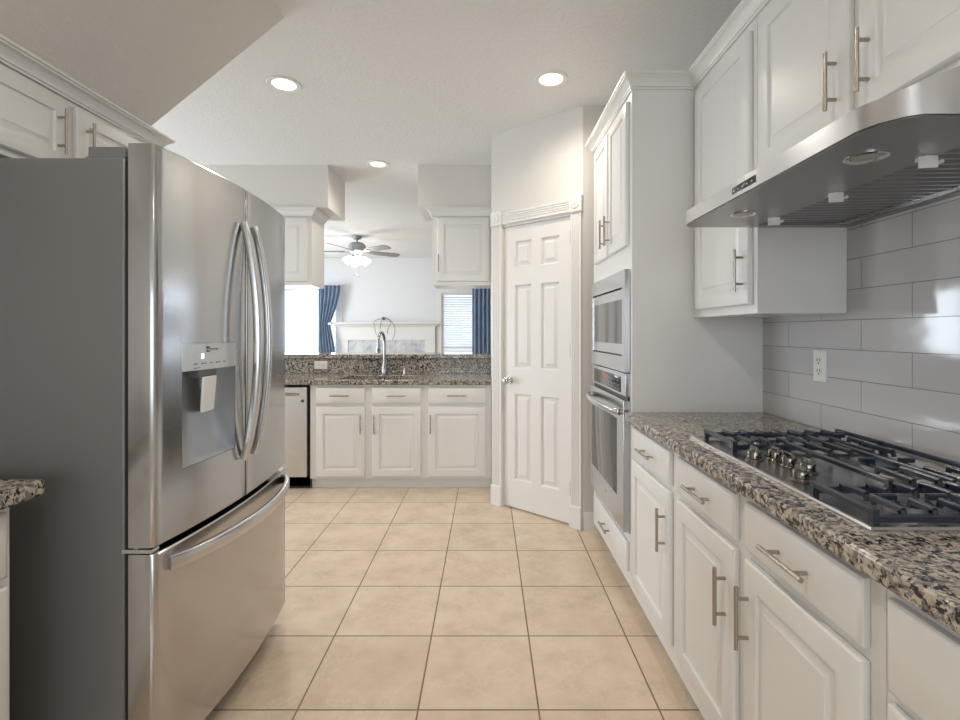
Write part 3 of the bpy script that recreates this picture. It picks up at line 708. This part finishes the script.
# peninsula uppers
FPU = Fr((0,4.375,0), (1,0,0), (0,-1,0))
r = thing('wall_cabinet', 'white single door wall cabinet hung at the right above the sink bar', 'cabinet', (-.22, 4.5, 1.69), 'white wall cabinets above the sink bar')
MB().box(-.478, .0355, 4.375, 4.71, 1.692, 2.30).build('cabinet_box', 'cab', r, bevel=.0015)
cdoor(FPU, -.438, .020, 1.725, 2.285, r, -.436+.012, 1.88)
mb = MB(); mb.sweep([(-.478, 4.71), (-.478, 4.375), (.0355, 4.375)], [(o_*1.1, h*1.07) for o_, h in CP], 2.3005); mb.build('crown_moulding', 'cab', r)
r = thing('wall_cabinet', 'white wall cabinet with exposed end panel hung at the left above the sink bar', 'cabinet', (-2.2, 4.5, 1.69), 'white wall cabinets above the sink bar')
MB().box(-2.85, -1.545, 4.375, 4.71, 1.692, 2.30).build('cabinet_box', 'cab', r, bevel=.0015)
for a in (-1.985, -2.41, -2.835): cdoor(FPU, a, a+.405, 1.725, 2.285, r, a+.045, 1.88)
mb = MB(); mb.sweep([(-2.85, 4.375), (-1.545, 4.375), (-1.545, 4.71)], [(o_*1.1, h*1.07) for o_, h in CP], 2.3005); mb.build('crown_moulding', 'cab', r)
# ================================================================ left side
FL = Fr((-1.485,0,0), (0,1,0), (1,0,0))
r = thing('wall_cabinet', 'low white wall cabinet above the refrigerator', 'cabinet', (-1.64, 1.75, 1.822))
MB().box(-1.798, -1.485, .95, 2.24, 1.824, 2.102).build('cabinet_box', 'cab', r, bevel=.0015)
cdoor(FL, 1.775, 2.215, 1.845, 2.085, r, 1.815, 1.965, st_=.05); cdoor(FL, 1.22, 1.735, 1.845, 2.085, r, 1.695, 1.965, st_=.05)
mb = MB(); mb.sweep([(-1.485, .3), (-1.485, 2.24), (-1.79, 2.24)], [(o_*1.05, h*.88) for o_, h in CP], 2.1030)
st(mb.build('trim_2', 'cab'), 'white crown moulding over the cabinets above the refrigerator', 'crown moulding')
r = thing('wall_cabinet', 'white wall cabinet above the left counter nearest the camera', 'cabinet', (-1.64, .6, 1.822))
MB().box(-1.798, -1.485, .3, .948, 1.824, 2.102).build('cabinet_box', 'cab', r); cdoor(FL, .33, .92, 1.845, 2.062, r, .37, 1.95, st_=.05)
FLB = Fr((-1.145,0,0), (0,1,0), (1,0,0))
r = thing('base_cabinet', 'white base cabinet under the left counter at the picture edge', 'cabinet', (-1.45, .8, 0))
MB().box(-1.798, -1.145, .2, 1.190, .10, .8735).build('cabinet_box', 'cab', r, bevel=.0015); MB().box(-1.798, -1.20, .2, 1.190, 0, .10).build('toe_kick', 'cab', r)
drawer(FLB, .66, 1.170, .70, .855, r); drawer(FLB, .23, .63, .70, .855, r); cdoor(FLB, .66, 1.170, .165, .68, r, .70, .56); cdoor(FLB, .23, .63, .165, .68, r, .59, .56)
mb = MB(); mb.box(-1.799, -1.100, .15, 1.240, .874, .914)
tag(mb.build('granite_countertop', 'granite', bevel=.010, seg=3), 'small speckled granite counter end beside the refrigerator', 'countertop')
# ---------------------------------------------------------------- refrigerator
r = thing('refrigerator', 'large stainless french door refrigerator with ice dispenser', 'refrigerator', (-1.35, 1.767, 0))
RY0, RY1 = 1.334, 2.200; MID = (RY0+RY1)/2
MB().box(-1.77, -.980, RY0+.006, RY1-.006, .03, 1.751).build('body', 'fridge_side', r, bevel=.004)
for x in (-1.72, -1.02):
    for y in (RY0+.06, RY1-.06): mb = MB(); mb.cyl((x, y, 0), (x, y, .03), .02, n=12); mb.build('foot', 'black', r)
MB().box(-1.0, -.978, RY0+.012, RY1-.012, .035, .075).build('kick_grille', 'black', r)
MB().box(-.980, -.966, RY0+.010, RY1-.010, .085, 1.745).build('door_gasket', 'black', r)
def bow(y):
    e = .016; x = -.893+.036*(1-((y-MID)/(RY1-MID))**2)
    return x
def fdoor(y0, y1, z0, z1, name, hole=None, rad0=.014, rad1=.014):
    mb = MB(); ys = [y0+rad0*(1-math.cos(a)) for a in (0, PI/6, PI/3, PI/2)]
    ins = [rad0*(1-math.sin(a)) for a in (0, PI/6, PI/3, PI/2)]
    m = {y0+(y1-y0)*k/14 for k in range(1, 14)}
    if hole: m |= {hole[0], hole[1]}
    m = sorted(y for y in m if y0+rad0*1.3 < y < y1-rad1*1.3)
    Y = ys + m + [y1-rad1*(1-math.cos(a)) for a in (PI/2, PI/3, PI/6, 0)]
    I = ins + [0]*len(m) + [rad1*(1-math.sin(a)) for a in (PI/2, PI/3, PI/6, 0)]
    Xs = [bow(y)-i for y, i in zip(Y, I)]
    zs = [z0, z0+.004] + ([hole[2], hole[3]] if hole else []) + [z1-.004, z1]
    xo = [.004, 0] + ([0, 0] if hole else []) + [0, .004]
    G = [[mb.v((x-o_, y, z)) for x, y in zip(Xs, Y)] for z, o_ in zip(zs, xo)]
    for j in range(len(zs)-1):
        for i in range(len(Y)-1):
            if hole and abs(zs[j]-hole[2]) < 1e-6 and hole[0]-1e-6 <= Y[i] and Y[i+1] <= hole[1]+1e-6: continue
            mb.poly([G[j][i], G[j][i+1], G[j+1][i+1], G[j+1][i]])
    xb = -.965
    b = {(j, i): mb.v((xb, y, z)) for j, z in ((0, z0), (1, z1)) for i, y in ((0, y0), (1, y1))}
    mb.poly([b[0,0], b[0,1]] + G[0][::-1]); mb.poly([b[1,0], b[1,1]] + G[-1][::-1])
    mb.poly([b[0,0], b[1,0]] + [g[0] for g in G][::-1]); mb.poly([b[0,1], b[1,1]] + [g[-1] for g in G][::-1])
    mb.poly([b[0,0], b[0,1], b[1,1], b[1,0]])
    return mb.build(name, 'steel_fridge', r)
HD = (1.430, 1.690, .885, 1.245)
d1 = fdoor(RY0, MID-.006, .698, 1.788, 'door', HD, .014, .006); d2 = fdoor(MID+.006, RY1, .698, 1.788, 'door', None, .006, .014)
d3 = fdoor(RY0, RY1, .085, .680, 'freezer_drawer')
MB().box(-.966, -.872, MID-.0052, MID+.0052, .70, 1.785).build('centre_gap_shade', 'black', r)  # black filler added to stand in for the dark gap between the doors
# dispenser
mb = MB(); K = 10; yy = [HD[0]+(HD[1]-HD[0])*k/K for k in range(K+1)]
mb.loft([[(bow(y)+.002 if s_ else bow(y)-.02, y, z) for (s_, y) in [(1, y) for y in yy] + [(0, y) for y in yy[::-1]]] for z in (1.165, 1.2445)])
cp = mb.build('control_panel', 'panel_satin', d1)
mb = MB()   # recess shell
zs = [.8855, .90, 1.0, 1.10, 1.164]; dep = [.001, .012, .026, .034, .036]
G = []
for z, dd in zip(zs, dep):
    row = []
    for k, y in enumerate(yy):
        s_ = k/K; q = min(1, min(s_, 1-s_)*3); row.append(mb.v((bow(y)-.001-dd*math.sin(q*PI/2), y, z)))
    G.append(row)
for j in range(len(zs)-1):
    for i in range(K): mb.poly([G[j][i], G[j][i+1], G[j+1][i+1], G[j+1][i]])
mb.build('dispenser_recess', mat('dispenser_recess_steel', (.36,.375,.39), .32, .9), d1)
mb = MB(); mb.box(-.925, -.874, 1.505, 1.605, 1.142, 1.166); mb.build('dispenser_spout', 'grey_plastic', d1, bevel=.003)
mb = MB(); mb.loft([[(-.874, 1.518, 1.142), (-.866, 1.518, 1.142), (-.866, 1.592, 1.142), (-.874, 1.592, 1.142)], [(-.884, 1.524, 1.036), (-.877, 1.524, 1.030), (-.877, 1.594, 1.030), (-.884, 1.594, 1.036)]]); mb.build('dispenser_paddle', 'paddle', d1, bevel=.003)
xf = bow(1.5)
mb = MB(); mb.box(bow(1.515)-.002, bow(1.515)+.0030, 1.508, 1.519, 1.199, 1.214); mb.build('lit_indicator', 'lit_icon', cp)
mb = MB()
for y, ln in ((1.475,.018),(1.508,.010),(1.522,.007),(1.550,.014),(1.578,.022),(1.618,.010)):
    mb.box(bow(y)-.003, bow(y+ln/2)+.0028, y, y+ln, 1.183, 1.186)
mb.box(bow(1.475)-.003, bow(1.495)+.0028, 1.475, 1.518, 1.171, 1.173); mb.box(bow(1.56)-.003, bow(1.58)+.0028, 1.532, 1.541, 1.228, 1.236); mb.box(bow(1.56)-.003, bow(1.58)+.0028, 1.532, 1.541, 1.219, 1.224)
mb.build('button_marks', 'ink', cp)
fc = bpy.data.curves.new('brand_lettering', 'FONT'); fc.body = 'FRIGIDAIRE'; fc.size = .0085; fc.extrude = .0002; fc.materials.append(M['ink'])
fo = bpy.data.objects.new('brand_lettering', fc); C.objects.link(fo)
dg = bpy.context.evaluated_depsgraph_get(); me = bpy.data.meshes.new_from_object(fo.evaluated_get(dg)); bpy.data.objects.remove(fo)
tx = bpy.data.objects.new('brand_lettering', me); C.objects.link(tx)
slope = math.atan2(bow(1.60)-bow(1.545), .055)
tx.rotation_euler = (PI/2, 0, PI/2 - slope)
off = Vector((0,0,0)); q = cp
while q: off += q.location; q = q.parent
tx.parent = cp; tx.location = Vector((bow(1.545)+.0028, 1.545, 1.224)) - off
# door handles
def vhandle(y, d, bend):
    mb = MB(); pts = []; n = 26
    for k in range(n+1):
        s_ = k/n; z = .838+s_*.822; out = .008+.052*math.sin(PI*s_)**.75
        pts.append((bow(y)+out, y+bend*math.sin(PI*s_), z))
    mb.tube(pts, .0115, .013, 20, side=(0,1,0), sq=.55); return mb.build('handle', 'steel', d)
vhandle(1.730, d1, -.004); vhandle(1.806, d2, .004)
mb = MB(); pts = []
for k in range(29):
    s_ = k/28; y = 1.375+s_*.785; pts.append((bow(y)+.006+.058*math.sin(PI*s_)**.6, y, .640))
mb.tube(pts, .011, .021, 20, side=(1,0,0), sq=.55); mb.build('handle', 'steel', d3)
for y in (RY0+.035, RY1-.035):
    mb = MB(); s_ = 1 if y < MID else -1
    mb.box(-1.085, -.985, min(y-.02*s_, y+.06*s_), max(y-.02*s_, y+.06*s_), 1.7515, 1.784); mb.box(-.985, -.955, min(y-.012*s_, y+.03*s_), max(y-.012*s_, y+.03*s_), 1.757, 1.778)
    mb.lathe((-.945, y, 1.7885), [(.012, -.02), (.012, .004), (.010, .006)], 16)
    mb.build('hinge_cover', 'grey_plastic', r, bevel=.003)
mb = MB(); mb.box(-.985, -.905, RY0+.004, RY0+.035, .682, .692); mb.cyl((-.955, RY0+.02, .68), (-.955, RY0+.02, .698), .010, n=14); mb.build('middle_hinge', 'chrome', r)
# ================================================================ recessed lights
nm = ['round recessed ceiling light above the refrigerator', 'round recessed ceiling light in front of the pantry door', 'dimmer round recessed ceiling light above the sink counter']
for i, (x, y) in enumerate(CANS):
    r = thing('recessed_light', nm[i], 'ceiling light', (x, y, CZ), 'recessed lights in the kitchen ceiling')
    mb = MB(); mb.lathe((x, y, CZ), [(.098, 0), (.098, -.004), (.092, -.008), (.070, -.006), (.064, -.0005)], 36, cap=False); mb.build('trim_ring', 'trim', r)
    mb = MB(); mb.lathe((x, y, CZ-.0005), [(.064, 0), (.062, -.004), (.02, -.005)], 36); mb.build('lens', 'lamp' if i < 2 else 'lamp_dim', r)
# ================================================================ living room
r = thing('ceiling_fan', 'grey ceiling fan with lit glass shades in the living room', 'ceiling fan', (-1.98, 7.56, CZ))
fx, fy = -1.98, 7.56
mb = MB(); mb.lathe((fx, fy, CZ), [(.075, 0), (.075, -.02), (.055, -.05), (.03, -.058)], 28); mb.build('canopy', 'fan_metal', r)
mb = MB(); mb.cyl((fx, fy, CZ-.05), (fx, fy, CZ-.12), .014, n=12); mb.build('downrod', 'fan_metal', r)
mb = MB(); mb.lathe((fx, fy, 0), [(.03, 2.645), (.09, 2.635), (.125, 2.61), (.135, 2.56), (.125, 2.51), (.08, 2.48), (.06, 2.455), (.06, 2.43), (.03, 2.42)], 32); mb.build('motor_housing', 'fan_metal', r)
for k in range(5):
    a = math.radians(36+72*k); ca, sa = math.cos(a), math.sin(a); mb = MB()
    def pt(u, v_, z): return (fx+u*ca-v_*sa, fy+u*sa+v_*ca, z)
    out = [(.20,-.045),(.30,-.062),(.60,-.070),(.685,-.062),(.70,-.03),(.70,.03),(.685,.062),(.60,.070),(.30,.062),(.20,.045)]
    mb.loft([[pt(u, v_, 2.505-v_*.25+dz) for u, v_ in out] for dz in (0, .007)]); b_ = mb.build('blade', 'fan_blade', r)
    mb = MB(); mb.loft([[pt(u, v_, 2.500-v_*.25+dz) for u, v_ in ((.10,-.018),(.20,-.022),(.26,-.035),(.27,0),(.26,.035),(.20,.022),(.10,.018))] for dz in (-.006, .004)]); mb.build('blade_bracket', 'fan_metal', b_)
for k in range(4):
    a = math.radians(-60+90*k); dx, dy = math.cos(a), math.sin(a); mb = MB(); L = []
    for h, rr in ((0,.022), (.02,.034), (.06,.052), (.10,.062), (.115,.066)):
        c = Vector((fx+dx*(.085+h*.75), fy+dy*(.085+h*.75), 2.425-h*.75)); ax = Vector((dx*.7, dy*.7, -.71)).normalized(); u_ = ax.orthogonal().normalized(); v_ = ax.cross(u_)
        L.append([c+u_*rr*math.cos(2*PI*i/20)+v_*rr*math.sin(2*PI*i/20) for i in range(20)])
    mb.loft(L); s_ = mb.build('glass_shade', 'shade_glow', r)
    mb = MB(); mb.cyl((fx+dx*.04, fy+dy*.04, 2.44), (fx+dx*.09, fy+dy*.09, 2.418), .016, .02, 12); mb.build('socket', 'fan_metal', s_)
for dx, z in ((-.02, 2.165), (.035, 2.15)):
    mb = MB(); mb.cyl((fx+dx, fy-.03, 2.43), (fx+dx, fy-.03, z), .0022, n=6); mb.lathe((fx+dx, fy-.03, z-.035), [(.004, 0), (.011, .008), (.008, .03), (.003, .037)], 10); mb.build('pull_chain', 'fan_metal', r)
fl = bpy.data.lights.new('fan_glow', 'POINT'); fl.energy = 12; fl.color = WARM; fl.shadow_soft_size = .15; fo = bpy.data.objects.new('fan_glow', fl); C.objects.link(fo); fo.location = (fx, fy, 2.25)
# fireplace
r = thing('fireplace', 'white fireplace mantel with grey marble surround on the far wall', 'fireplace', (-1.97, 9.7, 0))
mb = MB(); mb.sweep([(-2.95, 9.795), (-2.95, 9.72), (-1.0, 9.72), (-1.0, 9.795)], [(0,0), (.0,.0), (.01,.0), (.03,.03), (.05,.045), (.08,.055), (.08,.085), (0,.085)], 1.385)
mb.box(-2.95, -1.0, 9.72, 9.795, 1.385, 1.468); mb.build('mantel_shelf', 'trim', r)
mb = MB(); mb.box(-2.93, -1.02, 9.74, 9.795, 1.12, 1.384); mb.build('frieze', 'trim', r, bevel=.004)
for x in (-2.93, -1.22): MB().box(x, x+.20, 9.74, 9.795, 0, 1.119).build('pilaster', 'trim', r, bevel=.004)
mb = MB(); wall_y(mb, 9.755, 9.795, -2.729, -1.221, 0, 1.119, [(-2.45, -1.50, 0, .80)]); mb.build('marble_surround', 'marble', r, smooth=False)
mb = MB()
for x in (-2.42, -2.10, -1.79, -1.48): mb.box(x-.002, x+.002, 9.7545, 9.7552, .80, 1.119)
mb.build('tile_joints', 'cable', r)
MB().box(-2.449, -1.501, 9.765, 9.795, 0, .799).build('firebox', 'black', r)
# cables above the mantel
r = thing('loose_cable', 'thin grey cable looping out of the wall above the mantel', 'cable', (-2.05, 9.78, 1.30))
def P(px, pz, y=9.62): return (px, y, pz)
mb = MB(); mb.lathe((-2.04, 9.80, 1.545), [(.035, 0), (.035, -.012), (.012, -.016)], 16, 'y'); mb.build('wall_grommet', 'cable', r)
def smooth_path(pts, n=6):
    out = []; Q = [pts[0]]+pts+[pts[-1]]
    for i in range(1, len(Q)-2):
        for k in range(n):
            t_ = k/n; a, b_, c, d = [Vector(q) for q in Q[i-1:i+3]]
            out.append(.5*((2*b_)+(c-a)*t_+(2*a-5*b_+4*c-d)*t_*t_+(3*b_-a-3*c+d)*t_**3))
    return out+[Vector(pts[-1])]
for pts in ([(-2.04,9.78,1.55), (-2.14,9.66,1.52), (-2.19,9.60,1.47), (-2.17,9.60,1.35), (-2.14,9.60,1.22)],
            [(-2.04,9.78,1.55), (-2.05,9.62,1.48), (-2.07,9.60,1.34), (-2.06,9.60,1.20)],
            [(-2.04,9.78,1.55), (-1.93,9.64,1.545), (-1.83,9.60,1.46), (-1.78,9.60,1.34), (-1.80,9.60,1.20), (-1.84,9.60,1.12)],
            [(-2.04,9.78,1.55), (-1.95,9.64,1.54), (-1.86,9.60,1.46), (-1.92,9.60,1.33), (-1.92,9.60,1.24)]):
    mb = MB(); mb.tube(smooth_path(pts), .0055, None, 6); mb.build('cable_strand', 'cable', r)
# curtains
def curtain(name, label, xa, xb, z0, z1, tie=None, side=1):
    r = thing(name, label, 'curtain', ((xa+xb)/2, 9.68, z0), 'blue curtains beside the fireplace'); mb = MB(); n = 60; rows = 26; G = []
    for j in range(rows+1):
        z = z1+(z0-z1)*j/rows; l, rr = xa, xb
        if tie:
            tz, tw = tie; s_ = max(0, 1-abs(z-tz)/((z1-tz) if z > tz else 1.6)); s_ = s_**1.6
            w_ = (xb-xa)*(1-s_*(1-tw))
            if side > 0: rr = xa+w_
            else: l = xb-w_
        row = []
        for i in range(n+1):
            s_ = i/n; row.append((l+(rr-l)*s_, 9.60+.030*math.sin(s_*2*PI*5.5+.3*math.sin(j*.2)), z))
        G.append(row)
    V = [[mb.v(p) for p in row] for row in G]
    for j in range(rows):
        for i in range(n): mb.poly([V[j][i], V[j][i+1], V[j+1][i+1], V[j+1][i]])
    o = mb.build('curtain_panel', 'curtain', r); m_ = o.modifiers.new('cloth', 'SOLIDIFY'); m_.thickness = .003
    mb = MB(); mb.cyl((xa-.25 if side > 0 else xa-.02, 9.64, z1+.012), (xb+.03 if side > 0 else xb+.4, 9.64, z1+.012), .010, n=12)
    mb.box(xb-.02 if side > 0 else xa+.0, xb-.005 if side > 0 else xa+.015, 9.64, 9.80, z1+.004, z1+.02); mb.build('curtain_rod', 'trim', r)
    if tie:
        w_ = (xb-xa)*tie[1]; c0, c1 = (xa, xa+w_) if side > 0 else (xb-w_, xb)
        mb = MB(); mb.box(c1-.03, c1+.035, 9.555, 9.562, tie[0]-.022, tie[0]+.022); mb.box(c1+.025, c1+.035, 9.56, 9.64, tie[0]-.02, tie[0]+.02); mb.build('tieback', 'trim', r)
    return r
curtain('curtain', 'blue curtain tied back at the left of the fireplace', -3.26, -2.83, .06, 2.185, (1.44, .52), 1)
curtain('curtain', 'straight blue curtain over the right edge of the blind window', -.285, .16, .06, 2.175, None, -1)
# blinds
r = thing('window_blind', 'white horizontal blinds on the right living room window', 'blind', (-.3, 9.81, .58))
MB().box(-.895, .295, 9.785, 9.825, 2.0, 2.045).build('head_rail', 'trim', r)
mb = MB(); z = .62
while z < 1.99:
    mb.loft([[(x, 9.787, z-.006), (x, 9.789, z-.003), (x, 9.822, z+.024), (x, 9.820, z+.021)] for x in (-.893, .293)]); z += .046
mb.build('slats', 'blind', r); MB().box(-.893, .293, 9.79, 9.82, .585, .603).build('bottom_rail', 'trim', r)
